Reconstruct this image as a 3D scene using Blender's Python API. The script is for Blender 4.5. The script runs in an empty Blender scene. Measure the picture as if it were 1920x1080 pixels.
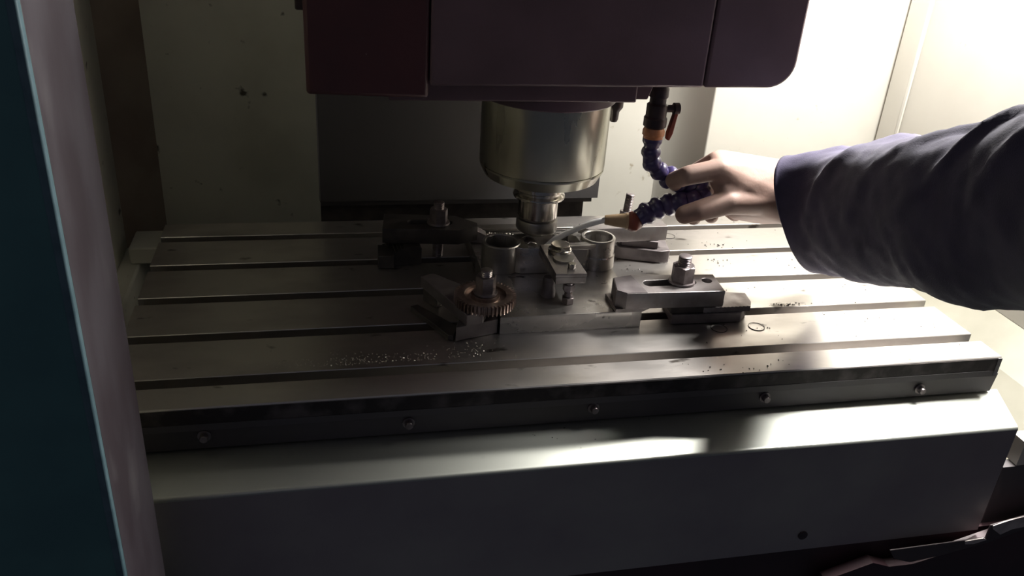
import bpy, bmesh, math, random
from mathutils import Vector, Matrix, noise
R = math.radians
C = bpy.context.scene.collection
S = bpy.context.scene

# ------------------------------------------------------------------ camera, world, lights, exposure
cd = bpy.data.cameras.new('camera'); cam = bpy.data.objects.new('camera', cd); C.objects.link(cam)
cam.location = (0.21747, -0.72421, 0.49315)
cam.rotation_euler = (R(63.18171), R(-3.67586), R(-11.91388))
cd.sensor_width = 36; cd.lens = 1601.69 * 36 / 1920; cd.clip_start = .02
S.camera = cam

w = bpy.data.worlds.new('world'); S.world = w; w.use_nodes = True
w.node_tree.nodes['Background'].inputs[0].default_value = (.70, .76, 1.0, 1)
w.node_tree.nodes['Background'].inputs[1].default_value = .035

def area(name, loc, target, sx, sy, power, color, spread=180):
    l = bpy.data.lights.new(name, 'AREA'); l.shape = 'RECTANGLE'; l.size = sx; l.size_y = sy
    l.energy = power; l.color = color; l.spread = R(spread)
    o = bpy.data.objects.new(name, l); C.objects.link(o); o.location = loc
    o.rotation_euler = (Vector(target) - Vector(loc)).to_track_quat('-Z', 'Y').to_euler()
    return o
area('work_light', (1.10, .31, .74), (.85, .10, .0), .14, .14, 25.0, (1, .975, .935))
area('added_cover_light', (1.16, .03, .60), (.88, -.01, -.06), .14, .30, 3.8, (1, .98, .95), 55)  # added off-frame lamp, brightens the right of the sloping cover
area('shop_light', (-.7, -1.7, 1.2), (.2, 0, 0.1), 1.2, 1.2, 1.1, (.92, .86, 1.0))

vs = S.view_settings; S.display_settings.display_device = 'sRGB'
vs.view_transform = 'Standard'; vs.look = 'None'; vs.exposure = .1; vs.gamma = 1; vs.use_curve_mapping = False

# ------------------------------------------------------------------ materials
def mat(name, col, rough=.5, metal=0., col2=None, scale=20, detail=6, lo=.4, hi=.65, rvar=.0, bump=0., bscale=200, stretch=(1, 1, 1),
        col3=None, scale3=60, lo3=.62, hi3=.68, coat=0.):
    m = bpy.data.materials.new(name); m.use_nodes = True
    nt = m.node_tree; N = nt.nodes; L = nt.links; b = N['Principled BSDF']
    b.inputs['Roughness'].default_value = rough; b.inputs['Metallic'].default_value = metal
    b.inputs['Base Color'].default_value = (*col, 1); b.inputs['Coat Weight'].default_value = coat
    tc = N.new('ShaderNodeTexCoord'); mp = N.new('ShaderNodeMapping'); mp.inputs['Scale'].default_value = stretch
    L.new(tc.outputs['Object'], mp.inputs[0])
    def nz(sc, d=detail):
        n = N.new('ShaderNodeTexNoise'); n.inputs['Scale'].default_value = sc; n.inputs['Detail'].default_value = d
        L.new(mp.outputs[0], n.inputs[0]); return n
    def ramp(n, a, c):
        r = N.new('ShaderNodeMapRange'); r.inputs[1].default_value = a; r.inputs[2].default_value = c
        L.new(n.outputs[0], r.inputs[0]); return r
    cur = None
    if col2:
        n = nz(scale); r = ramp(n, lo, hi)
        mx = N.new('ShaderNodeMix'); mx.data_type = 'RGBA'; mx.inputs[6].default_value = (*col, 1); mx.inputs[7].default_value = (*col2, 1)
        L.new(r.outputs[0], mx.inputs[0]); cur = mx.outputs[2]
        if rvar:
            ra = N.new('ShaderNodeMapRange'); ra.inputs[3].default_value = rough; ra.inputs[4].default_value = rough + rvar
            L.new(r.outputs[0], ra.inputs[0]); L.new(ra.outputs[0], b.inputs['Roughness'])
    if col3:
        n = nz(scale3, 3); r = ramp(n, lo3, hi3)
        mx = N.new('ShaderNodeMix'); mx.data_type = 'RGBA'; mx.inputs[6].default_value = (*col, 1); mx.inputs[7].default_value = (*col3, 1)
        if cur: L.new(cur, mx.inputs[6])
        L.new(r.outputs[0], mx.inputs[0]); cur = mx.outputs[2]
    if cur: L.new(cur, b.inputs['Base Color'])
    if bump:
        n = nz(bscale, 4); bp = N.new('ShaderNodeBump'); bp.inputs['Strength'].default_value = bump; bp.inputs['Distance'].default_value = .001
        L.new(n.outputs[0], bp.inputs['Height']); L.new(bp.outputs[0], b.inputs['Normal'])
    return m
M = {}
M['table'] = mat('ground_table_steel', (.60, .57, .54), .31, .97, (.42, .39, .37), 14, lo=.45, hi=.7, rvar=.14, bump=.08, bscale=160, stretch=(.5, 1, 1), col3=(.14, .125, .11), scale3=42, lo3=.66, hi3=.74)
M['tableside'] = mat('oily_dark_steel', (.045, .038, .036), .45, .5, (.14, .12, .115), 30, lo=.5, hi=.72, bump=.2)
M['skirt'] = mat('grey_flange_steel', (.12, .11, .115), .5, .5, (.11, .1, .1), 12)
M['cover'] = mat('satin_stainless_sheet', (.50, .51, .46), .40, .88, (.40, .41, .37), 7, lo=.35, hi=.75, rvar=.05, bump=.03, bscale=60, col3=(.30, .29, .27), scale3=24, lo3=.66, hi3=.8)
M['apron'] = mat('dull_stainless_apron', (.40, .375, .35), .50, .45, (.30, .265, .28), 5, lo=.35, hi=.65, rvar=.1)
M['steel'] = mat('machined_steel', (.34, .325, .30), .28, .85, (.30, .28, .26), 30, rvar=.12, bump=.05)
M['plate'] = mat('fixture_plate_steel', (.50, .475, .45), .27, .95, (.30, .285, .27), 22, rvar=.18, bump=.08, bscale=120, col3=(.1, .09, .085), scale3=50, lo3=.66, hi3=.72)
M['nose'] = mat('ground_spindle_steel', (.56, .55, .47), .26, 1., (.46, .45, .38), 18, rvar=.06, stretch=(1, 1, .2), bump=.02)
M['bright'] = mat('bright_tool_steel', (.72, .69, .63), .13, 1., (.5, .47, .43), 40, rvar=.08)
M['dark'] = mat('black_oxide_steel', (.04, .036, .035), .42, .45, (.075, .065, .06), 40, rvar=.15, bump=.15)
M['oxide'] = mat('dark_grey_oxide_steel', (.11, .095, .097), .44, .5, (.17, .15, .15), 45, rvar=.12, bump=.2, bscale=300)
M['clamp'] = mat('worn_clamp_steel', (.36, .335, .33), .33, .85, (.23, .205, .2), 35, rvar=.15, bump=.12, bscale=250)
M['nut'] = mat('plated_nut_steel', (.34, .30, .30), .28, .85, (.2, .17, .17), 60, rvar=.15)
M['gear'] = mat('brown_gear_steel', (.36, .28, .245), .30, .9, (.2, .14, .12), 60, rvar=.2, bump=.2)
M['cream'] = mat('cream_enamel_sheet', (.55, .53, .47), .40, 0., (.48, .46, .40), 5, lo=.35, hi=.75, rvar=.1, bump=.03, bscale=30, col3=(.33, .29, .22), scale3=45, lo3=.70, hi3=.76)
M['creamleft'] = mat('greenish_cream_enamel', (.72, .70, .59), .42, 0., (.57, .55, .45), 7, lo=.4, hi=.75, rvar=.1, bump=.04, bscale=30, col3=(.10, .085, .06), scale3=38, lo3=.68, hi3=.76)
M['brown'] = mat('shade_browned_enamel', (.42, .34, .26), .45, 0., (.34, .26, .20), 9, bump=.04)  # cream enamel with the rear corner's shadow band painted in as brown
M['maroon'] = mat('dark_maroon_enamel', (.15, .095, .112), .40, 0., (.09, .055, .066), 8, lo=.35, hi=.7, bump=.12, bscale=400, rvar=.08)
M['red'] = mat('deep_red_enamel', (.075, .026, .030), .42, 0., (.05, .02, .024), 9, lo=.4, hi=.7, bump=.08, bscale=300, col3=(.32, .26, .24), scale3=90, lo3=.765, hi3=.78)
M['ledge'] = mat('grimy_ledge_paint', (.075, .058, .058), .6, 0., (.05, .035, .038), 20)
M['base'] = mat('maroon_base_paint', (.045, .017, .022), .5, 0., (.03, .014, .018), 12)
M['panel'] = mat('brushed_way_panel', (.105, .10, .10), .42, .5, (.085, .08, .08), 6, rvar=.08, stretch=(1, 1, .2))
M['teal'] = mat('teal_door_enamel', (.075, .19, .19), .5, 0., (.062, .16, .165), 15, bump=.06, bscale=400)
M['tealedge'] = mat('worn_blue_edge', (.10, .17, .20), .55, 0., (.07, .13, .155), 60)
M['jamb'] = mat('grimy_purple_grey_paint', (.060, .050, .061), .6, 0., (.035, .024, .032), 16, lo=.42, hi=.62, stretch=(1, 1, .45), col3=(.085, .074, .082), scale3=20, lo3=.6, hi3=.72, bump=.05)
M['pit'] = mat('oily_black_sump', (.018, .015, .014), .6, 0., (.03, .025, .022), 20)
M['chips'] = mat('dark_chips', (.03, .025, .022), .4, .4)
M['chipsb'] = mat('bright_chips', (.6, .57, .53), .3, .9)
M['purple'] = mat('purple_blue_plastic', (.055, .042, .13), .30, 0., (.045, .034, .10), 30, coat=.3)
M['orange'] = mat('orange_plastic', (.62, .27, .12), .35, 0., (.5, .2, .08), 40)
M['redc'] = mat('rust_red_plastic', (.25, .06, .035), .4, 0., (.18, .045, .03), 40)
M['tan'] = mat('tan_nozzle_plastic', (.50, .36, .22), .4, 0., (.42, .29, .17), 40)
M['black'] = mat('black_valve', (.035, .025, .028), .4, .2, (.06, .04, .04), 60)
M['coolant'] = mat('milky_coolant', (.93, .92, .90), .25, 0.)
M['skin'] = mat('skin', (.33, .22, .18), .62, 0., (.285, .178, .143), 30, lo=.35, hi=.7, bump=.2, bscale=260)
M['skin'].node_tree.nodes['Principled BSDF'].inputs['Subsurface Weight'].default_value = .08
M['skin'].node_tree.nodes['Principled BSDF'].inputs['Subsurface Radius'].default_value = (.008, .003, .0015)
M['navy'] = mat('navy_work_cloth', (.062, .052, .098), .9, 0., (.050, .042, .080), 40, bump=.3, bscale=900)
M['navy'].node_tree.nodes['Principled BSDF'].inputs['Sheen Weight'].default_value = .05
M['chipped'] = mat('chipped_cream_paint', (.50, .45, .42), .6, 0., (.35, .3, .29), 60)

# ------------------------------------------------------------------ helpers
def obj(name, bm, m, parent=None, smooth=False, bevel=0., ang=35):
    bmesh.ops.recalc_face_normals(bm, faces=bm.faces)
    me = bpy.data.meshes.new(name); bm.to_mesh(me); bm.free()
    return link(name, me, m, parent, smooth, bevel, ang)
def link(name, me, m, parent=None, smooth=False, bevel=0., ang=35):
    o = bpy.data.objects.new(name, me); C.objects.link(o)
    if m: me.materials.clear(); me.materials.append(M[m] if isinstance(m, str) else m)
    if smooth:
        for p in me.polygons: p.use_smooth = True
        try: me.set_sharp_from_angle(angle=R(ang))
        except Exception: pass
    if bevel:
        b = o.modifiers.new('bevel', 'BEVEL'); b.width = bevel; b.segments = 2; b.limit_method = 'ANGLE'; b.angle_limit = R(40)
        if not smooth:
            for p in me.polygons: p.use_smooth = True
            me.set_sharp_from_angle(angle=R(50))
            b.harden_normals = False
    if parent: o.parent = parent; o.matrix_parent_inverse = Matrix.Translation(-parent.matrix_basis.translation) if parent.type == 'EMPTY' else Matrix.Identity(4)
    return o
def tag(o, label, cat, group=None):
    o['label'] = label; o['category'] = cat
    if group: o['group'] = group
    return o
def thing(name, loc, label, cat, group=None):
    o = bpy.data.objects.new(name, None); C.objects.link(o); o.location = loc; o.empty_display_size = .02
    return tag(o, label, cat, group)
def struct(o): o['kind'] = 'structure'; return o
def box(bm, x0, x1, y0, y1, z0, z1, mtx=None):
    vs = [bm.verts.new((x, y, z)) for x in (x0, x1) for y in (y0, y1) for z in (z0, z1)]
    for f in ((0, 1, 3, 2), (4, 6, 7, 5), (0, 4, 5, 1), (2, 3, 7, 6), (0, 2, 6, 4), (1, 5, 7, 3)): bm.faces.new([vs[i] for i in f])
    if mtx: bmesh.ops.transform(bm, matrix=mtx, verts=vs)
    return vs
def bx(name, m, parent, *a, bevel=0., mtx=None):
    bm = bmesh.new(); box(bm, *a, mtx=mtx); return obj(name, bm, m, parent, bevel=bevel)
def prism(bm, pts, axis, a, b):
    # extrude a closed polygon; axis 'x': pts are (y, z); 'y': (x, z); 'z': (x, y)
    def P(p, t): return {'x': (t, p[0], p[1]), 'y': (p[0], t, p[1]), 'z': (p[0], p[1], t)}[axis]
    A = [bm.verts.new(P(p, a)) for p in pts]; B = [bm.verts.new(P(p, b)) for p in pts]
    n = len(pts)
    for i in range(n): bm.faces.new((A[i], A[(i + 1) % n], B[(i + 1) % n], B[i]))
    bm.faces.new(A); bm.faces.new(list(reversed(B)))
    return A + B
def pr(name, m, parent, pts, axis, a, b, bevel=0., smooth=False):
    bm = bmesh.new(); prism(bm, pts, axis, a, b); return obj(name, bm, m, parent, bevel=bevel, smooth=smooth)
def lathe(bm, prof, cx, cy, n=48, mtx=None, cap=True):
    rings = []
    allv = []
    for r, z in prof:
        ring = [bm.verts.new((cx + r * math.cos(2 * math.pi * i / n), cy + r * math.sin(2 * math.pi * i / n), z)) for i in range(n)]
        rings.append(ring); allv += ring
    for a, b in zip(rings, rings[1:]):
        for i in range(n): bm.faces.new((a[i], a[(i + 1) % n], b[(i + 1) % n], b[i]))
    if cap: bm.faces.new(rings[0]); bm.faces.new(rings[-1])
    if mtx: bmesh.ops.transform(bm, matrix=mtx, verts=allv)
    return allv
def lt(name, m, parent, prof, cx=0, cy=0, n=48, mtx=None, cap=True, ang=35):
    bm = bmesh.new(); lathe(bm, prof, cx, cy, n, mtx, cap); return obj(name, bm, m, parent, smooth=True, ang=ang)
def hexnut(name, m, parent, cx, cy, z0, h, af, rot=0, mtx=None):
    bm = bmesh.new(); rc = af / math.sqrt(3); ri = af / 2; pts = []
    for i in range(12):
        a = rot + math.pi * i / 6; r = rc if i % 2 == 0 else ri
        pts.append((cx + r * math.cos(a), cy + r * math.sin(a), i % 2 == 0, a))
    ch = (rc - ri) * .55
    lo = [bm.verts.new((x, y, z0)) for x, y, c, a in pts]
    up = [bm.verts.new((x, y, z0 + h - (ch if c else 0))) for x, y, c, a in pts]
    tp = [bm.verts.new((cx + ri * .96 * math.cos(a), cy + ri * .96 * math.sin(a), z0 + h)) for x, y, c, a in pts]
    for A, B in ((lo, up), (up, tp)):
        for i in range(12): bm.faces.new((A[i], A[(i + 1) % 12], B[(i + 1) % 12], B[i]))
    bm.faces.new(lo); bm.faces.new(tp)
    if mtx: bmesh.ops.transform(bm, matrix=mtx, verts=bm.verts)
    return obj(name, bm, m, parent)
def thread(r, z0, z1, pitch=.0022):
    prof = [(r * .8, z0)]; n = max(2, int((z1 - z0) / pitch)); d = (z1 - z0) / n
    for i in range(n): prof += [(r * .88, z0 + d * i), (r, z0 + d * (i + .35)), (r, z0 + d * (i + .6))]
    return prof + [(r * .88, z1 - d * .1), (r * .7, z1)]
def flat(name, m, parent, outer, holes, z0, z1, bevel=.0008, mtx=None, smooth=True):
    # plan outline with holes, extruded from z0 to z1 with chamfered edges
    cu = bpy.data.curves.new(name, 'CURVE'); cu.dimensions = '2D'; cu.fill_mode = 'BOTH'
    cu.extrude = (z1 - z0) / 2 - bevel; cu.bevel_depth = bevel; cu.bevel_resolution = 1; cu.offset = -bevel
    for loop in [outer] + holes:
        s = cu.splines.new('POLY'); s.points.add(len(loop) - 1); s.use_cyclic_u = True
        for p, (x, y) in zip(s.points, loop): p.co = (x, y, 0, 1)
    t = bpy.data.objects.new('t', cu); C.objects.link(t)
    dg = bpy.context.evaluated_depsgraph_get(); dg.update()
    me = bpy.data.meshes.new_from_object(t.evaluated_get(dg)); bpy.data.objects.remove(t); bpy.data.curves.remove(cu)
    me.name = name
    me.transform(Matrix.Translation((0, 0, (z0 + z1) / 2)))
    if mtx: me.transform(mtx)
    return link(name, me, m, parent, smooth=smooth, ang=30)
def circ(cx, cy, r, n=32, a0=0, a1=2 * math.pi):
    full = abs(a1 - a0 - 2 * math.pi) < 1e-6
    k = n if full else n + 1
    return [(cx + r * math.cos(a0 + (a1 - a0) * i / n), cy + r * math.sin(a0 + (a1 - a0) * i / n)) for i in range(k)]
def slot(x0, x1, cy, r, n=12):
    return circ(x1, cy, r, n, -math.pi / 2, math.pi / 2) + circ(x0, cy, r, n, math.pi / 2, 3 * math.pi / 2)
def XF(x, y, deg): return Matrix.Translation((x, y, 0)) @ Matrix.Rotation(R(deg), 4, 'Z')
random.seed(4)

# ------------------------------------------------------------------ the enclosure (setting)
struct(bx('floor', 'pit', None, -.4, 1.5, -.10, 1.0, -.62, -.60))
# back wall: far left section, and a boxed section standing forward on the right
struct(bx('wall_back', 'creamleft', None, -.06, .24, .80, .815, -.60, 1.0))
struct(bx('wall_back_centre', 'cream', None, .24, .824, .672, .688, -.60, 1.0))
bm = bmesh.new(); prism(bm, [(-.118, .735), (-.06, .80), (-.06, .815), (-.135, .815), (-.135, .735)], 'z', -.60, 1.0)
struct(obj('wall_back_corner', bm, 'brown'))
# right boxed section, soft bend at its left corner
prof = [(.84, .80), (.815, .688), (.812, .6718), (.819, .668)] + [(.872 + .004 * (1 - math.cos(a)), .614 - .004 * math.sin(a)) for a in [i * math.pi / 8 for i in range(5)]] + [(1.215, .610), (1.215, .80)]
bm = bmesh.new(); prism(bm, prof, 'z', -.60, 1.0); struct(obj('wall_right_rear', bm, 'cream', smooth=True, ang=50))
# left wall
struct(bx('wall_left', 'creamleft', None, -.135, -.118, -.08, .742, -.16, 1.0))
# right wall: vertical sheet, with a pressed strip in the corner and a lap seam
wr = struct(bx('wall_right', 'cream', None, 1.205, 1.222, -.20, .612, -.07, 1.0))
st_ = bx('corner_strip', 'cream', wr, 1.197, 1.206, .553, .604, -.07, .999, bevel=.003)
bx('lap_sheet', 'cream', wr, 1.2035, 1.2055, -.198, .342, -.07, .999)
# sloping gutter under the right wall
bm = bmesh.new()
prism(bm, [(1.205, -.07), (1.155, -.098), (1.14, -.106), (1.05, -.185), (1.05, -.20), (1.222, -.20), (1.222, -.07)], 'y', -.01, .80)
struct(obj('trim_gutter', bm, mat('dull_cream_gutter', (.25, .24, .19), .45, 0., (.20, .19, .145), 8, bump=.04, bscale=40)))
struct(bx('trim_gutter_lip', 'cream', None, 1.045, 1.222, -.034, -.011, -.140, -.105))
struct(bx('trim_gutter_end', 'skirt', None, 1.027, 1.222, -.034, -.02, -.60, -.141))
# left rear ledge and foot of the left wall
struct(bx('trim_ledge', 'creamleft', None, -.10, .02, .66, .735, -.155, -.125, bevel=.003))
struct(bx('trim_left_foot', 'creamleft', None, -.119, -.085, .1, .735, -.215, -.155, bevel=.004))

# teal door sheet and its jamb at the left of the opening
dr = bx('door_1', 'teal', None, -.45, .0595, -.20, -.188, -.7, 1.0); struct(dr)
bx('edge_strip', 'tealedge', dr, .0545, .0605, -.2012, -.194, -.7, 1.0, bevel=.0015)
struct(bx('trim_jamb', 'jamb', None, .048, .0597, -.193, -.080, -.7, 1.0, bevel=.002))
struct(bx('trim_jamb_return', 'creamleft', None, -.13, .0480, -.0925, -.0815, -.7, 1.0))

# ------------------------------------------------------------------ machine base, below the covers
b_ = thing('bed_casting', (.5, .2, -.60), 'dark maroon painted machine bed beneath the steel apron', 'machine bed')
bx('casting', 'base', b_, -.06, 1.20, -.022, .60, -.598, -.262)
pr('foot_ledge', 'base', b_, [(.80, -.270), (.860, -.2500), (.885, -.2600), (.918, -.2600), (.980, -.2440), (1.06, -.2190), (1.20, -.190), (1.20, -.34), (.80, -.34)], 'y', -.060, -.046)
pr('ledge_face', 'ledge', b_, [(.8759, -.2300), (1.0103, -.2270), (1.0106, -.207), (1.0635, -.1956), (1.20, -.180), (1.20, -.20), (1.0722, -.2176), (1.0199, -.2356), (.9547, -.2491), (.9108, -.2546), (.886, -.245)], 'y', -.0620, -.0602, bevel=.0006)
for pts in ([(1.0135, -.2075), (1.0274, -.203), (1.043, -.1995), (1.066, -.1960), (1.0708, -.2139), (1.0442, -.2167), (1.0295, -.2236), (1.0155, -.2131)], [(.9807, -.2284), (1.0066, -.2265), (1.0124, -.2300), (.9946, -.2346), (.9823, -.2333)]):
    o = pr('paint_patch', 'chipped', b_, pts, 'y', -.0632, -.0618); o['label'] = 'pale chipped paint patch'
bx('front_wall', 'base', b_, -.06, 1.20, -.040, -.024, -.598, -.23)

# ------------------------------------------------------------------ front way cover
cv = thing('way_cover', (.5, 0, -.25), 'bright stainless way cover with sloping top and tall apron before the slotted table', 'machine cover')
pr('flange', 'skirt', cv, [(.004, -.0262), (.010, -.0262), (.013, -.054), (.007, -.054)], 'x', -.05, 1.008, bevel=.0006)
arc = []
for i in range(6):
    a = R(13.8 + (90 - 13.8) * i / 5); arc.append((-.0445 - .004 * math.sin(a) + .004 * math.sin(R(13.8)), -.0690 + .004 * math.cos(a) - .004 * math.cos(R(13.8))))
pts = [(.0115, -.0552), (.0105, -.05545)] + [(arc[0][0] + .0012, arc[0][1] + .0003)] + arc
inn = [(y + .0022, z - .0012) for y, z in pts]
bm = bmesh.new(); vv = prism(bm, pts + inn[::-1], 'x', -.05, 1.0225)
for v in vv:
    if v.co.x > .5: v.co.x = 1.0225 - .0125 * (.0115 - v.co.y) / .059
obj('sloping_sheet', bm, 'cover', cv, smooth=True, ang=60)
y0 = arc[-1][0]; z0 = arc[-1][1]
ap = pr('apron_sheet', 'apron', cv, [(y0, z0), (y0 + .0022, z0), (y0 + .0022, -.2270), (y0, -.2270)], 'x', -.05, 1.0100)
lt('plug', 'black', cv, [(.0001, 0), (.006, 0), (.006, .0015), (.0001, .002)], 0, 0, 24, Matrix.Translation((.7597, y0, -.2035)) @ Matrix.Rotation(R(90), 4, 'X'))
for x, z in ((.0945, -.0364), (.2961, -.038), (.4966, -.0355), (.7008, -.0372), (.9036, -.041)):
    mt = Matrix.Translation((x, .0045, z)) @ Matrix.Rotation(R(90), 4, 'X')
    bt = lt('bolt', 'nut', cv, [(.0001, 0), (.0065, 0), (.0065, .0012), (.0042, .0013), (.0042, .0065), (.0036, .0075), (.0001, .0075)], 0, 0, 24, mt)

# ------------------------------------------------------------------ the slotted table
tb = thing('machine_table', (.5, .23, -.06), 'long slotted steel machine table with five grooves running across the picture', 'machine table')
a0 = .0545; sl = .0165
P = [(0.0012, 0)]
for k in range(5):
    s1 = a0 + .09 * k; s0 = s1 - sl
    P += [(s0 - .0007, 0), (s0, -.0008), (s0, -.015), (s0 - .006, -.015), (s0 - .006, -.027), (s1 + .006, -.027), (s1 + .006, -.015), (s1, -.015), (s1, -.0008), (s1 + .0007, 0)]
P += [(.4594, 0), (.4594, -.052), (.012, -.052), (.012, -.025), (0, -.025), (0, -.0012)]
bm = bmesh.new(); prism(bm, P, 'x', 0, 1.0)
obj('table_body', bm, 'table', tb)
pr('front_edge', 'tableside', tb, [(-.0006, -.0022), (.001, -.0022), (.001, -.0185), (-.0006, -.0185)], 'x', .0, .9985)
pr('edge_band', 'skirt', tb, [(-.0010, -.0186), (.001, -.0186), (.001, -.0262), (-.0010, -.0262)], 'x', .0, .9985)
pr('end_cap', 'plate', tb, [(-.0012, -.0015), (.0010, -.0015), (.0010, -.025), (-.0012, -.025)], 'x', .9950, 1.0005)
for x, y, dark in ((.680, .0986, 1), (.729, .0979, 0), (.722, .3748, 0)):
    r = lt('plug', 'plate' if dark else 'table', tb, [(.0095, .0001), (.0095, .0006), (.0085, .0005), (.0084, .0002), (.0001, .0002)], x, y, 32, cap=False)
    lt('plug_rim', 'dark', tb, [(.0094, .00015), (.0094, .0008), (.0101, .0008), (.0101, .0001)], x, y, 32, cap=False)
# saddle under the table, seen between the left end and the left wall
sd = thing('saddle', (.45, .3, -.2), 'dark oily machine saddle under the slotted table', 'machine saddle')
bx('saddle_body', 'pit', sd, .04, .98, .02, .50, -.26, -.0535)

# chips scattered on the table and cover
bm = bmesh.new()
def chip(x, y, z, s):
    k = random.choice((3, 4, 5)); a = random.random() * 6.28
    vs_ = [bm.verts.new((x + s * math.cos(a + 6.28 * i / k) * random.uniform(.6, 1.2), y + s * math.sin(a + 6.28 * i / k) * random.uniform(.6, 1.2), z + random.uniform(.0002, .0009))) for i in range(k)]
    t = bm.verts.new((x, y, z + s * .9)); b = bm.verts.new((x, y, z))
    for i in range(k): bm.faces.new((vs_[i], vs_[(i + 1) % k], t)); bm.faces.new((vs_[(i + 1) % k], vs_[i], b))
def onslot(y): return any(a0 + .09 * k - sl - .002 < y < a0 + .09 * k + .001 for k in range(5))
for _ in range(150):
    x = random.uniform(.6, .97); y = random.uniform(.006, .45)
    if not onslot(y): chip(x, y, 0, random.uniform(.0005, .0013))
for cx, cy, n, sp in ((.80, .148, 34, .016), (.66, .008, 14, .03), (.735, .098, 8, .004), (.62, .262, 8, .01), (.78, .34, 10, .01), (.76, .285, 9, .008)):
    for _ in range(n):
        y = cy + random.gauss(0, .0035)
        if not onslot(y): chip(cx + random.gauss(0, sp), y, 0, random.uniform(.0006, .0018))
for i in range(12):
    x = random.uniform(.4, .62); t = random.uniform(.1, .95); chip(x, .0115 - .056 * t, -.0552 - .0137 * t + .0002, random.uniform(.0005, .0011))
o = tag(obj('dark_chips', bm, 'chips'), 'fine dark metal chips scattered over the slotted table and cover', 'metal chips'); o['kind'] = 'stuff'
bm = bmesh.new()
for _ in range(260):
    x = random.gauss(.25, .05); y = .062 + abs(random.gauss(0, .010))
    if y < .124: chip(x, y, 0, random.uniform(.0004, .0012))
for _ in range(110):
    x = random.uniform(.436, .475); y = random.gauss(.343, .004); chip(x, y, .0222, random.uniform(.0008, .002))
for _ in range(60):
    x = random.gauss(.375, .02); y = random.gauss(.082, .008)
    if y > .057: chip(x, y, 0, random.uniform(.0005, .0012))
o = tag(obj('bright_chips', bm, 'chipsb'), 'glinting wet metal chips on the left of the table and at the fixture rear', 'metal chips'); o['kind'] = 'stuff'

# ------------------------------------------------------------------ column way panel behind the spindle
wp = thing('rear_cover', (.44, .56, -.05), 'flat dark grey steel panel hanging behind the spindle', 'machine cover')
bx('panel_sheet', 'panel', wp, .2135, .665, .550, .562, -.005, .75)
bx('side_flange', 'steel', wp, .2125, .2145, .5485, .562, -.003, .75)
bx('bottom_step', 'panel', wp, .214, .657, .556, .575, -.014, -.0055)
bx('lower_skirt', 'dark', wp, .214, .646, .565, .62, -.30, -.0145)
for x in (.2136,): pass
cl = thing('machine_column', (.44, .66, -.3), 'black machine column hidden behind the grey way panel', 'machine column')
bx('column_body', 'pit', cl, .215, .60, .625, .668, -.59, .75)

# ------------------------------------------------------------------ spindle head
hd = thing('headstock', (.489, .35, .28), 'large dark maroon headstock at the top with a ground steel spindle nose below', 'machine head')
def rbox(pts_r, n=8):
    out = []
    m_ = len(pts_r)
    for i, (x, z, r) in enumerate(pts_r):
        if r == 0: out.append((x, z)); continue
        p = Vector((x, z)); a = (Vector(pts_r[i - 1][:2]) - p).normalized(); b = (Vector(pts_r[(i + 1) % m_][:2]) - p).normalized()
        c = p + (a + b) * r
        s = p + a * r - c; e = p + b * r - c
        for k in range(n + 1):
            t = k / n; ang = math.pi / 2 * t
            v = c + s * math.cos(ang) + e * math.sin(ang); out.append((v.x, v.y))
    return out
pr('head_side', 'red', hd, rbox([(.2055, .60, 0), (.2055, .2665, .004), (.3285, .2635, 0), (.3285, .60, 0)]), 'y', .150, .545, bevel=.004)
pr('head_front', 'maroon', hd, rbox([(.3295, .60, 0), (.3295, .2770, .0), (.6318, .2790, .0), (.6318, .60, 0)]), 'y', .149, .53, bevel=.003)
pr('head_cover', 'maroon', hd, rbox([(.6330, .60, 0), (.6330, .2790, .0), (.7395, .2800, .030), (.7395, .60, 0)]), 'y', .149, .50, bevel=.003)
bx('bottom_plate', 'maroon', hd, .290, .570, .185, .50, .252, .2795, bevel=.002)
pr('corner_block', 'maroon', hd, [(.566, .279), (.5705, .252), (.5890, .252), (.5925, .262), (.597, .279)], 'y', .200, .36, bevel=.001)
bx('corner_bracket', 'black', hd, .197, .214, .20, .26, .34, .60, bevel=.002)

sx, sy = .4890, .275
sp = lt('spindle_nose', 'nose', hd, [(.060, .2525), (.079, .2525), (.079, .1545), (.0786, .1535), (.0774, .1533), (.0774, .1525), (.0786, .1523), (.0786, .150), (.072, .1375), (.058, .1335), (.034, .133), (.0335, .1325)], sx, sy, 96, ang=25)
lt('nose_flange', 'maroon', sp, [(.079, .2522), (.0835, .2522), (.0845, .2508), (.0845, .2392), (.0835, .238), (.0795, .2375)], sx, sy, 96, cap=False)
lt('spindle_face', 'dark', sp, [(.033, .134), (.033, .1262), (.0001, .1262)], sx, sy, 64)
for a in (200, 250, 300, 340):
    lt('screw', 'dark', sp, [(.0001, .1325), (.003, .1325), (.003, .131), (.0001, .131)], sx + .052 * math.cos(R(a)), sy + .052 * math.sin(R(a)), 16)

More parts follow.
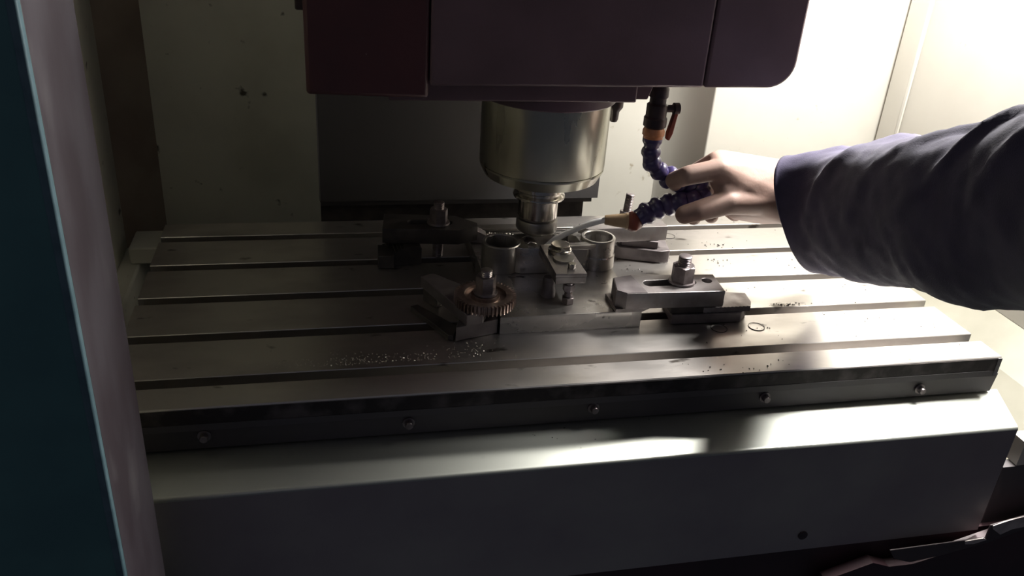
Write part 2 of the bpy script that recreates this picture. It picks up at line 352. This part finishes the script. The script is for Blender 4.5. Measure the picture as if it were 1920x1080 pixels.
th = thing('collet_holder', (sx, sy, .05), 'shiny steel collet holder with cutter below the spindle nose', 'tool holder')
lt('holder_flange', 'bright', th, [(.020, .1258), (.029, .1258), (.0335, .1232), (.0335, .1188), (.0290, .1158), (.0290, .1132), (.0330, .1105), (.0335, .1085), (.0330, .107), (.0262, .1055), (.0255, .105)], sx, sy, 64)
lt('holder_body', 'bright', th, [(.0255, .106), (.0255, .0810), (.0245, .0798), (.020, .0795)], sx, sy, 64)
nt_ = lt('collet_nut', 'steel', th, [(.020, .0800), (.0225, .0798), (.0225, .0778), (.0262, .0770), (.0270, .0755), (.0270, .0640), (.0262, .0620), (.019, .0570), (.0085, .0560), (.0001, .0560)], sx, sy, 64)
bm = bmesh.new(); n = 28; rings = []
for j in range(15):
    z = .0320 + (.0565 - .0320) * j / 14; ring = []
    for i in range(n):
        a = 2 * math.pi * i / n; ph = 4 * (a) - j * .55
        r = .0048 if j > 8 else .0036 + .0013 * max(0, math.cos(ph))
        ring.append(bm.verts.new((sx + r * math.cos(a), sy + r * math.sin(a), z)))
    rings.append(ring)
for A, B in zip(rings, rings[1:]):
    for i in range(n): bm.faces.new((A[i], A[(i + 1) % n], B[(i + 1) % n], B[i]))
bm.faces.new(rings[0]); bm.faces.new(rings[-1]); obj('end_mill', bm, 'steel', th, smooth=True)

# small dark fitting beside the nose
ft = thing('air_fitting', (.578, .28, .21), 'small black fitting tucked beside the spindle nose on the right', 'fitting')
lt('fitting_body', 'black', ft, [(.0001, .2515), (.007, .2515), (.007, .232), (.010, .230), (.010, .222), (.006, .216), (.0055, .206), (.004, .203), (.0001, .203)], .5795, .28, 20)

# ------------------------------------------------------------------ fixture
fx = thing('fixture_plate', (.497, .24, 0), 'thick rectangular steel fixture plate lying in the middle of the table', 'fixture plate')
flat('plate', 'plate', fx, [(.4112, .1106), (.583, .1120), (.583, .372), (.4112, .372)],
     [circ(.43, .30, .004, 16)], .0, .0220, .0007)
bx('rear_rib', 'steel', fx, .432, .566, .357, .3735, .0222, .0262, bevel=.0005)
bx('side_rib', 'steel', fx, .4285, .4325, .290, .3735, .0222, .0262, bevel=.0004)
bx('witness_strip', 'dark', fx, .4335, .565, .3535, .3565, .0216, .0224)

# workpiece: two rings joined by webs, open middle
wk = thing('workpiece', (.5, .24, .022), 'cast steel workpiece with a round ring at each end being milled under the cutter', 'workpiece')
Lc = (.4365, .2440); Rc = (.5645, .2430)
def hull(c1, r1, c2, r2, waist, n=24):
    o_ = circ(c1[0], c1[1], r1, n, R(50), R(310))
    o_ += [(c1[0] + r1 * .95, c1[1] - waist), (c2[0] - r2 * .95, c2[1] - waist)]
    o_ += circ(c2[0], c2[1], r2, n, R(-130), R(130))
    o_ += [(c2[0] - r2 * .95, c2[1] + waist), (c1[0] + r1 * .95, c1[1] + waist)]
    return o_
outer = hull(Lc, .0245, Rc, .0222, .0235)
pocket = [(.466, .236), (.474, .226), (.534, .2255), (.538, .232), (.538, .255), (.530, .262), (.474, .262), (.466, .255)]
flat('casting', 'plate', wk, outer, [circ(*Lc, .0198, 40), circ(*Rc, .0182, 40), pocket], .0222, .0575, .0009)
lt('left_ring', 'plate', wk, [(.0198, .0222), (.0198, .0575), (.0206, .0585), (.0236, .0585), (.0246, .0575), (.0248, .0222)], *Lc, 48, cap=False)
lt('right_ring', 'plate', wk, [(.0182, .0222), (.0182, .0610), (.0190, .0620), (.0215, .0620), (.0226, .0608), (.0226, .0400), (.0238, .0385), (.0240, .0222)], *Rc, 48, cap=False)
flat('ring_flange', 'plate', wk, [(.510, .2185), (.545, .2185), (.556, .2225), (.548, .2330), (.536, .2300), (.510, .2290)], [], .0540, .0600, .0009)
pr('pocket_wedge', 'bright', wk, [(.468, .0225), (.5365, .0225), (.5365, .040), (.512, .031), (.492, .031), (.4835, .053), (.4745, .0560), (.468, .050)], 'y', .2450, .2618, bevel=.001)
bx('pocket_floor', 'plate', wk, .466, .538, .226, .262, .0223, .0300)
lt('boss', 'steel', wk, [(.0001, .0555), (.006, .0555), (.006, .0575), (.003, .0582), (.0001, .0582)], .545, .256, 24)

# centre strap clamp over the workpiece with bolt and jack screw
st = thing('short_strap_clamp', (.50, .17, .05), 'short steel strap clamp with a domed bolt, holding the middle of the workpiece', 'clamp', None)
flat('strap', 'clamp', st, [(.4800, .1365), (.5178, .1358), (.5165, .2215), (.4812, .2215)], [], .0578, .0618 + .0062 - .006, .0005)
bx('strap_body', 'clamp', st, .4802, .5176, .1364, .2213, .0492, .0577, bevel=.0006)
bt = hexnut('bolt_head', 'bright', st, .5010, .1985, .0668, .0060, .023, .3)
lt('washer', 'bright', st, [(.0001, .0621), (.0135, .0621), (.0145, .0630), (.0145, .0662), (.0135, .0668), (.0001, .0668)], .5010, .1985, 40)
wd = lt('lock_washer', 'steel', st, [(.0001, .0620), (.0125, .0620), (.0128, .0640), (.0125, .0647), (.0001, .0647)], .4995, .1755, 32)
jk = thing('jack_screw', (.4985, .1400, .022), 'small jack screw on the fixture plate under the short strap clamp', 'screw')
hexnut('foot_nut', 'nut', jk, .4985, .1400, .0224, .0080, .0135, .2)
lt('screw_shank', 'nut', jk, thread(.0048, .0305, .0488), .4985, .1400, 20)
hexnut('lock_nut', 'nut', jk, .4985, .1400, .0390, .0075, .0130, .5)
jc = thing('cap_screw', (.4985, .1500, .062), 'tiny screw poking up from the short strap clamp', 'screw')
lt('screw_head', 'bright', jc, [(.0001, .0623), (.0046, .0623), (.0048, .0630), (.0048, .0672), (.0042, .0680), (.0001, .0680)], .5035, .1525, 24)
sq = thing('support_pin', (.4825, .158, .022), 'dull steel support pin in the shade left of the jack screw', 'pin')
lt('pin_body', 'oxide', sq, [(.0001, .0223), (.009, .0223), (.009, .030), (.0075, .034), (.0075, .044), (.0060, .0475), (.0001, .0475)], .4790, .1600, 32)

# ------------------------------------------------------------------ clamps
def stud(name, label, x, y, z0, nutz, top, r=.0075, af=.022, nh=.0150, wr_=.0145, rot=.2, group=None, tilt=None):
    t = thing(name, (x, y, z0), label, 'clamping stud', group)
    mt = None
    if tilt: mt = Matrix.Translation((x, y, nutz)) @ Matrix.Rotation(R(tilt[0]), 4, 'X') @ Matrix.Rotation(R(tilt[1]), 4, 'Y') @ Matrix.Translation((-x, -y, -nutz))
    lt('threaded_rod', 'nut', t, thread(r, z0, top), x, y, 28, mt)
    hexnut('hex_nut', 'nut', t, x, y, nutz + .0032, nh, af, rot, mt)
    lt('washer', 'nut', t, [(r, nutz + .0002), (wr_, nutz + .0002), (wr_ + .0004, nutz + .0010), (wr_, nutz + .0030), (r + .002, nutz + .0034)], x, y, 40, mt)
    return t
def stepblock(name, label, w, d, h, m, x, y, deg, group='step blocks'):
    t = thing(name, (x, y, 0), label, 'step block', group)
    mt = XF(x, y, deg)
    # body with sawtooth stepped upper face sloping down to +x
    n = 7; P_ = [(-w / 2, .0003), (w / 2 - .004, .0003), (w / 2, .005), (w / 2, h * .45)]
    x1 = w / 2; dx = w * .55 / n; z = h * .45; dz = (h * .55) / n
    for i in range(n):
        P_.append((x1 - dx * (i + 1) + dx * .15, z + .0004)); z += dz; P_.append((x1 - dx * (i + 1), z))
    P_ += [(-w / 2 + .003, h), (-w / 2, h - .003)]
    bm = bmesh.new(); prism(bm, P_, 'y', -d / 2, d / 2); bmesh.ops.transform(bm, matrix=mt, verts=bm.verts)
    obj('block_body', bm, m, t)
    return t

# right front strap clamp
rc = thing('strap_clamp', (.617, .13, .03), 'grey slotted strap clamp lying right of the fixture plate with a big nut on it', 'clamp')
out = [(.5495, .1160), (.5600, .1075), (.6820, .1045), (.6860, .1500), (.6150, .1540), (.5780, .1550), (.5560, .1500)]
flat('strap', 'clamp', rc, out, [slot(.596, .648, .1320, .0075), circ(.6705, .1335, .0062, 24)], .0272, .0480, .0008)
bm = bmesh.new(); prism(bm, [(.5488, .0225), (.583, .0225), (.592, .0268), (.592, .0272), (.549, .0272)], 'y', .1090, .1500); obj('toe', bm, 'clamp', rc)
o = pr('toe_pad', 'oxide', rc, [(.5505, .1162), (.5602, .1082), (.5850, .1077), (.5800, .1542), (.5570, .1492)], 'z', .04805, .0486)
stud('clamping_stud', 'thick stud with a large hex nut on the grey strap clamp at the right', .6370, .1320, .0, .0480, .0835, r=.0080, af=.0245, nh=.0200, wr_=.0160, rot=.25)
sb = thing('step_block', (.68, .13, 0), 'low serrated step block under the tail of the right strap clamp', 'step block', None)
pr('lower_block', 'oxide', sb, [(.6230, .1130), (.7130, .1110), (.7270, .1250), (.7340, .1500), (.7300, .1560), (.6300, .1600)], 'z', .0003, .0135, bevel=.0012)
bm = bmesh.new(); n = 12; x0_ = .664; x1_ = .7255; front = []
for i in range(n):
    xa = x0_ + (x1_ - x0_) * i / n; xb = x0_ + (x1_ - x0_) * (i + 1) / n
    front += [(xa, .1150), (xb - .0006, .1135)]
prism(bm, front + [(.7310, .1250), (.7340, .1480), (.7100, .1530), (.664, .1550)], 'z', .0136, .0205); obj('serrated_top', bm, 'clamp', sb)
pr('rear_block', 'dark', sb, [(.6220, .1160), (.6640, .1150), (.6640, .1560), (.6240, .1580)], 'z', .0137, .0269, bevel=.0008)
bx('heel_block', 'oxide', sb, .666, .690, .118, .150, .0206, .0270)

# rear right strap clamp
rr = thing('strap_clamp', (.62, .31, .03), 'long pale strap clamp behind the right ring of the workpiece under the coolant nozzle', 'clamp')
mt = XF(.615, .3075, 2.0)
flat('strap', 'clamp', rr, [(-.0560, -.008), (-.0490, -.0150), (.0670, -.0150), (.0670, .0240), (-.028, .0240), (-.0560, .006)], [slot(-.010, .030, .005, .0075)], .0300, .0510, .0008, mt)
bm = bmesh.new(); prism(bm, [(-.0555, .0225), (-.030, .0225), (-.022, .0298), (-.0555, .0298)], 'y', -.012, .012); bmesh.ops.transform(bm, matrix=mt, verts=bm.verts); obj('toe', bm, 'oxide', rr)
stud('clamping_stud', 'tall threaded stud rising behind the coolant nozzle', .6290, .3200, .0, .0512, .0895, r=.0062, af=.0195, nh=.0100, wr_=.0125, rot=.1, tilt=(-3, 5))
s2 = thing('step_block', (.65, .305, 0), 'dark step block under the tail of the rear right strap clamp, its end face showing', 'step block', None)
pr('block_body', 'oxide', s2, [(.6100, .3150), (.6180, .3020), (.6735, .2830), (.6870, .2855), (.6930, .3200), (.6200, .3350)], 'z', .0003, .0185, bevel=.001)
pr('top_block', 'oxide', s2, [(.6220, .3060), (.6700, .2900), (.6800, .3180), (.6250, .3320)], 'z', .0186, .0297, bevel=.001)

# rear left strap clamp (in shade)
lc = thing('strap_clamp', (.36, .32, .03), 'black strap clamp in the shade at the rear left, its thin toe reaching the fixture', 'clamp')
mt = XF(.355, .335, -7)
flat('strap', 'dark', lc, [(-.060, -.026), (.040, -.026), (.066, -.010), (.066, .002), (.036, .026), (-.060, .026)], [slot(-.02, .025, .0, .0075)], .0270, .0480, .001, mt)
bm = bmesh.new(); prism(bm, [(.034, .0262), (.078, .0225), (.078, .0345), (.062, .0420), (.034, .0420)], 'y', -.010, .006); bmesh.ops.transform(bm, matrix=mt, verts=bm.verts); obj('toe', bm, 'clamp', lc)
stud('clamping_stud', 'stud with a hex nut on the black rear left strap clamp', .3680, .3300, .0, .0480, .0790, r=.0072, af=.0215, nh=.0180, wr_=.0150, rot=.15)
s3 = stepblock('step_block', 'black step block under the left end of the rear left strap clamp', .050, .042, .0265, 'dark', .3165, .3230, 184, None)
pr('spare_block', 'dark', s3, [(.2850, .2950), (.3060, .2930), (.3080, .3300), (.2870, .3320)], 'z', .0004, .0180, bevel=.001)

# front left clamp: angled bars under a gear used as a washer
fl = thing('angled_clamp_bar', (.35, .16, .0), 'dark clamp bar set at a slant left of the fixture plate, running under the gear', 'clamp')
def quadbox(name, m, parent, p, z0, z1, bevel=.0008):
    return pr(name, m, parent, p, 'z', z0, z1, bevel=bevel)
quadbox('bar', 'oxide', fl, [(.3300, .2020), (.3460, .2100), (.4080, .1420), (.3900, .1050), (.3700, .1000)], .0190, .0330)
quadbox('bar_foot', 'dark', fl, [(.3330, .2010), (.3420, .2060), (.3560, .1860), (.3470, .1800)], .0003, .0188)
tr = thing('thin_strip', (.34, .13, 0), 'thin dark steel strip with a bright edge on the table, left of the slanted bar', 'steel strip')
quadbox('strip_body', 'dark', tr, [(.3150, .1760), (.3240, .1790), (.3640, .1220), (.3560, .1010), (.3500, .1030)], .0003, .0070, .0005)
tw = thing('wedge_block', (.37, .11, 0), 'dark wedge block below the gear, its corner pointing toward the viewer', 'block')
quadbox('wedge_body', 'oxide', tw, [(.3580, .0990), (.3900, .1080), (.4090, .1130), (.4090, .1480), (.3780, .1500), (.3660, .1260)], .0003, .0186)
gr = thing('gear_wheel', (.395, .125, .034), 'small brown toothed gear used as a washer on the front left clamp', 'gear')
gc = (.3955, .1285); T = []
nt = 46
for i in range(nt):
    a = 2 * math.pi * i / nt; d = 2 * math.pi / nt
    for f, r in ((-.28, .0318), (-.14, .0360), (.14, .0360), (.28, .0318)):
        T.append((gc[0] + r * math.cos(a + d * f), gc[1] + r * math.sin(a + d * f)))
flat('toothed_rim', 'gear', gr, T, [circ(*gc, .024, 40)], .0335, .0445, .0004)
lt('gear_web', 'gear', gr, [(.009, .0335), (.0245, .0335), (.0245, .0410), (.017, .0410), (.0165, .0450), (.009, .0450)], *gc, 48, cap=False)
stud('clamping_stud', 'stud with a tall hex nut standing on the brown gear', gc[0], gc[1], .0, .0452, .0755, r=.0068, af=.0205, nh=.0195, wr_=.0135, rot=.05)

# ------------------------------------------------------------------ coolant hose
hs = thing('coolant_hose', (.612, .225, .28), 'purple jointed coolant hose hanging from the head and bent through the hand', 'coolant hose')
HX, HY = .6125, .225
lt('pipe', 'black', hs, [(.0001, .2788), (.0105, .2788), (.0105, .262), (.0118, .260), (.0118, .250), (.0100, .248), (.0100, .242), (.0125, .240), (.0125, .226), (.0140, .224), (.0140, .214), (.0115, .212), (.0001, .212)], HX, HY, 28)
vh = lt('valve_stem', 'black', hs, [(.0001, 0), (.0045, 0), (.0045, .013), (.0070, .0135), (.0070, .020), (.0001, .0205)], 0, 0, 20, Matrix.Translation((HX + .008, HY, .2350)) @ Matrix.Rotation(R(90), 4, 'Y'))
bm = bmesh.new(); prism(bm, [(HX + .0225, .232), (HX + .0275, .232), (HX + .0240, .205), (HX + .0205, .196), (HX + .0170, .197), (HX + .0168, .204)], 'y', HY - .004, HY + .004); obj('valve_lever', bm, 'redc', hs, bevel=.0012)
lt('collar', 'orange', hs, [(.0001, .2118), (.0118, .2118), (.0135, .208), (.0135, .203), (.0120, .2015), (.0120, .1990), (.0001, .1990)], HX, HY, 28)
path = [(.6125, .225, .200), (.6128, .225, .186), (.6117, .225, .174), (.6230, .225, .159), (.6479, .225, .1445), (.6700, .228, .1400), (.6900, .228, .1310), (.6830, .218, .1215), (.6605, .214, .1190), (.6373, .225, .1090), (.6185, .225, .0999), (.6065, .225, .0915), (.6015, .226, .0895)]
def resample(pts, step):
    V = [Vector(p) for p in pts]; res = [V[0]]; acc = 0
    fine = []
    for i in range(len(V) - 1):
        p0 = V[max(i - 1, 0)]; p1 = V[i]; p2 = V[i + 1]; p3 = V[min(i + 2, len(V) - 1)]
        for k in range(20):
            t = k / 20; fine.append(.5 * ((2 * p1) + (p2 - p0) * t + (2 * p0 - 5 * p1 + 4 * p2 - p3) * t * t + (3 * p1 - p0 - 3 * p2 + p3) * t ** 3))
    fine.append(V[-1])
    for a, b in zip(fine, fine[1:]):
        acc += (b - a).length
        if acc >= step: res.append(b); acc = 0
    return res
J = resample(path, .0150)
for i in range(len(J) - 1):
    a, b = J[i], J[i + 1]; L_ = (b - a).length
    q = (b - a).to_track_quat('Z', 'Y').to_matrix().to_4x4(); mt = Matrix.Translation(a) @ q
    # each link: a ball socket that narrows to a neck
    g = 1.04 if i < 4 else 1.28
    lt('hose_link', 'purple', hs, [(r_ * g, z_) for r_, z_ in ((.0001, -.0045), (.0075, -.0040), (.0104, -.0012), (.0118, .0025), (.0116, .0060), (.0100, .0090), (.0092, .0105))] + [(.0090 * g, L_ + .002), (.0001, L_ + .002)], 0, 0, 24, mt, ang=80)
e = J[-1]; nozdir = (Vector((.5675, .235, .0880)) - Vector((.6045, .225, .0890))).normalized()
q = nozdir.to_track_quat('Z', 'Y').to_matrix().to_4x4(); mt = Matrix.Translation((.6045, .225, .0890)) @ q
o = lt('nozzle_ball', 'redc', hs, [(.0001, -.0100), (.0080, -.0090), (.0128, -.002), (.0132, .004), (.0110, .0085), (.0001, .009)], 0, 0, 28, mt, ang=80)
o = lt('nozzle', 'tan', hs, [(.0001, .0080), (.0108, .0080), (.0108, .0115), (.0095, .013), (.0062, .0375), (.0055, .0385), (.0040, .0385), (.0040, .034), (.0001, .034)], 0, 0, 28, mt)
# coolant stream: arcs from the nozzle to the cutter
bm = bmesh.new(); n = 12; rings = []; a = mt @ Vector((0, 0, .036)); b = Vector((.4955, .2660, .0360)); K = 24
for j in range(K + 1):
    t = j / K; p = a.lerp(b, t); p.z += .009 * 4 * t * (1 - t) * .75 * (1 - .2 * t)
    r = .0036 + .0012 * t + .0003 * math.sin(9 * t)
    ring = [bm.verts.new((p.x, p.y + r * math.cos(6.283 * i / n), p.z + r * math.sin(6.283 * i / n))) for i in range(n)]; rings.append(ring)
for A, B in zip(rings, rings[1:]):
    for i in range(n): bm.faces.new((A[i], A[(i + 1) % n], B[(i + 1) % n], B[i]))
bm.faces.new(rings[0]); bm.faces.new(rings[-1])
tag(obj('coolant_stream', bm, 'coolant', smooth=True), 'white arc of coolant shooting from the tan nozzle to the cutter', 'coolant')

# ------------------------------------------------------------------ the person's arm
pe = thing('person', (.74, -.12, .1), 'person in a navy long-sleeved work jacket reaching in and gripping the coolant hose', 'person')
bm = bmesh.new()
def ball_pts(c, r, n=14):
    out = []
    for i in range(n):
        th_ = math.acos(1 - 2 * (i + .5) / n)
        for k in range(12):
            ph = 2 * math.pi * (k + .5 * (i % 2)) / 12
            out.append(Vector(c) + r * Vector((math.sin(th_) * math.cos(ph), math.sin(th_) * math.sin(ph), math.cos(th_))))
    return out
def blob(*cr):
    vs_ = [bm.verts.new(p) for c, r in cr for p in ball_pts(c, r)]
    g = bmesh.ops.convex_hull(bm, input=vs_)
    dead = [v for v in g['geom_interior'] if isinstance(v, bmesh.types.BMVert)]
    bmesh.ops.delete(bm, geom=list(set(dead)), context='VERTS')
def chain(*cr):
    for a, b in zip(cr, cr[1:]): blob(a, b)
wT = (.8010, .212, .1500); wB = (.7930, .188, .1210)
iM, mM, rM, pM = (.6860, .180, .1740), (.6895, .200, .1765), (.7045, .222, .1720), (.7330, .243, .1600)
tC = (.7459, .180, .1330)
blob((wT, .0225), (wB, .0245), (iM, .0130), (mM, .0130), (tC, .0190))
blob((wT, .0215), (mM, .0130), (rM, .0125), (pM, .0125), ((.76, .235, .135), .014))
blob((wB, .0225), (tC, .0190), (iM, .0130), ((.735, .215, .125), .014), ((.6900, .182, .1580), .0130))
blob(((.6930, .180, .1560), .0125), ((.7250, .185, .1600), .0160), ((.6990, .172, .1360), .0150), (tC, .0180))
chain((iM, .0132), ((.6480, .184, .1650), .0122), ((.6410, .208, .1500), .0108), ((.6620, .240, .1300), .0095))
chain((mM, .0132), ((.6780, .2350, .1480), .0120), ((.6841, .2470, .1030), .0106), ((.6915, .2390, .0860), .0098))
chain((rM, .0125), ((.7050, .2500, .1350), .0118), ((.7114, .2550, .0970), .0106), ((.7195, .2460, .0850), .0098))
chain((pM, .0120), ((.7330, .2600, .1210), .0112), ((.7480, .2650, .0900), .0102), ((.7560, .2510, .0850), .0100))
chain((tC, .0190), ((.6985, .168, .1360), .0155), ((.6637, .170, .1250), .0130), ((.6480, .177, .1170), .0118))
blob(((.7450, .2300, .1000), .0130), ((.7700, .2100, .1050), .0160), ((.7400, .1850, .1250), .0160), ((.7850, .195, .118), .022))
chain((wT, .0225), ((.7950, .130, .1780), .026), ((.7800, .03, .190), .030))
chain((wB, .0245), ((.7980, .110, .1450), .028), ((.7820, .02, .170), .032))
me = bpy.data.meshes.new('t'); bm.to_mesh(me); bm.free()
t_ = bpy.data.objects.new('t', me); C.objects.link(t_)
m_ = t_.modifiers.new('r', 'REMESH'); m_.mode = 'VOXEL'; m_.voxel_size = .0018
m_ = t_.modifiers.new('s', 'SMOOTH'); m_.iterations = 9; m_.factor = .6
dg = bpy.context.evaluated_depsgraph_get(); dg.update()
me2 = bpy.data.meshes.new_from_object(t_.evaluated_get(dg)); bpy.data.objects.remove(t_)
me2.name = 'arm'
hand = link('arm', me2, 'skin', pe, smooth=True, ang=180)

# sleeve: loft of rings given by their highest and lowest points, with folds
SR = [((.7655, .165, .196), (.8310, .150, .0440)),
      ((.7760, .060, .2355), (.8114, .050, .0888)),
      ((.7400, -.060, .2875), (.7825, -.070, .1378)),
      ((.6980, -.170, .3287), (.7433, -.180, .1836)),
      ((.6750, -.250, .3606), (.7242, -.260, .2198)), ((.6355, -.350, .3973), (.6903, -.360, .2625)), ((.5979, -.450, .4323), (.6722, -.460, .2869))]
bm = bmesh.new(); n = 96; sub = 12; rings = []
cen = [(Vector(a) + Vector(b)) / 2 for a, b in SR]; up = [(Vector(a) - Vector(b)) / 2 for a, b in SR]
def cr(Lst, i, t):
    p0 = Lst[max(i - 1, 0)]; p1 = Lst[i]; p2 = Lst[i + 1]; p3 = Lst[min(i + 2, len(Lst) - 1)]
    return .5 * ((2 * p1) + (p2 - p0) * t + (2 * p0 - 5 * p1 + 4 * p2 - p3) * t * t + (3 * p1 - p0 - 3 * p2 + p3) * t ** 3)
prev = None
for i in range(len(SR) - 1):
    for k in range(sub + (1 if i == len(SR) - 2 else 0)):
        t = k / sub; c = cr(cen, i, t); u = cr(up, i, t); c2 = cr(cen, i, min(t + .05, 1)) if t < .95 else c + (c - prev)
        ax = (cr(cen, i, min(t + .08, 1.)) - cr(cen, i, max(t - .08, 0))).normalized(); prev = c
        side = ax.cross(u.normalized()).normalized() * u.length * .62
        V = Vector((.49, .80, -.33)) * u.length * .62
        if side.dot(V) < 0: side = -side
        k_ = max(0, 1 - (i + t) / .7); side = side * (1 - k_) + (V + Vector((.034, 0, 0))) * k_
        s = i + t; ring = []
        for j in range(n):
            a = 2 * math.pi * j / n
            ca, sa = math.cos(a), math.sin(a)
            rr_ = 1 / ((abs(ca) ** 2.3 + abs(sa) ** 2.3) ** (1 / 2.3))
            p = c + (u * ca + side * sa) * rr_
            d = (u * ca + side * sa).normalized()
            fade = min(1, s / .8)
            tw = noise.noise(Vector((p.x * 5 + 3, p.y * 5, p.z * 5)))
            fold = .010 * noise.noise(Vector((s * .8, a * .35 if a < math.pi else (2 * math.pi - a) * .35, 1.7)))
            w_ = math.sin(5.2 * s - 3.4 * (a if a < math.pi else a - 2 * math.pi) + 3 * tw)
            fold += (.0065 * max(0, w_) ** 3) * max(0, ca + .1) * (.4 + 1.1 * abs(tw) * 2)
            fold += .0022 * noise.noise(p * 45) + .0010 * noise.noise(p * 120)
            ring.append(bm.verts.new(p + d * fold * (.15 + .85 * fade)))
        rings.append(ring)
for A, B in zip(rings, rings[1:]):
    for j in range(n): bm.faces.new((A[j], A[(j + 1) % n], B[(j + 1) % n], B[j]))
bm.faces.new(rings[-1])
bmesh.ops.recalc_face_normals(bm, faces=bm.faces)
sv = obj('sleeve', bm, 'navy', pe, smooth=True, ang=180)
m_ = sv.modifiers.new('thick', 'SOLIDIFY'); m_.thickness = .0022; m_.offset = -1
sv['label'] = 'navy blue jacket sleeve'
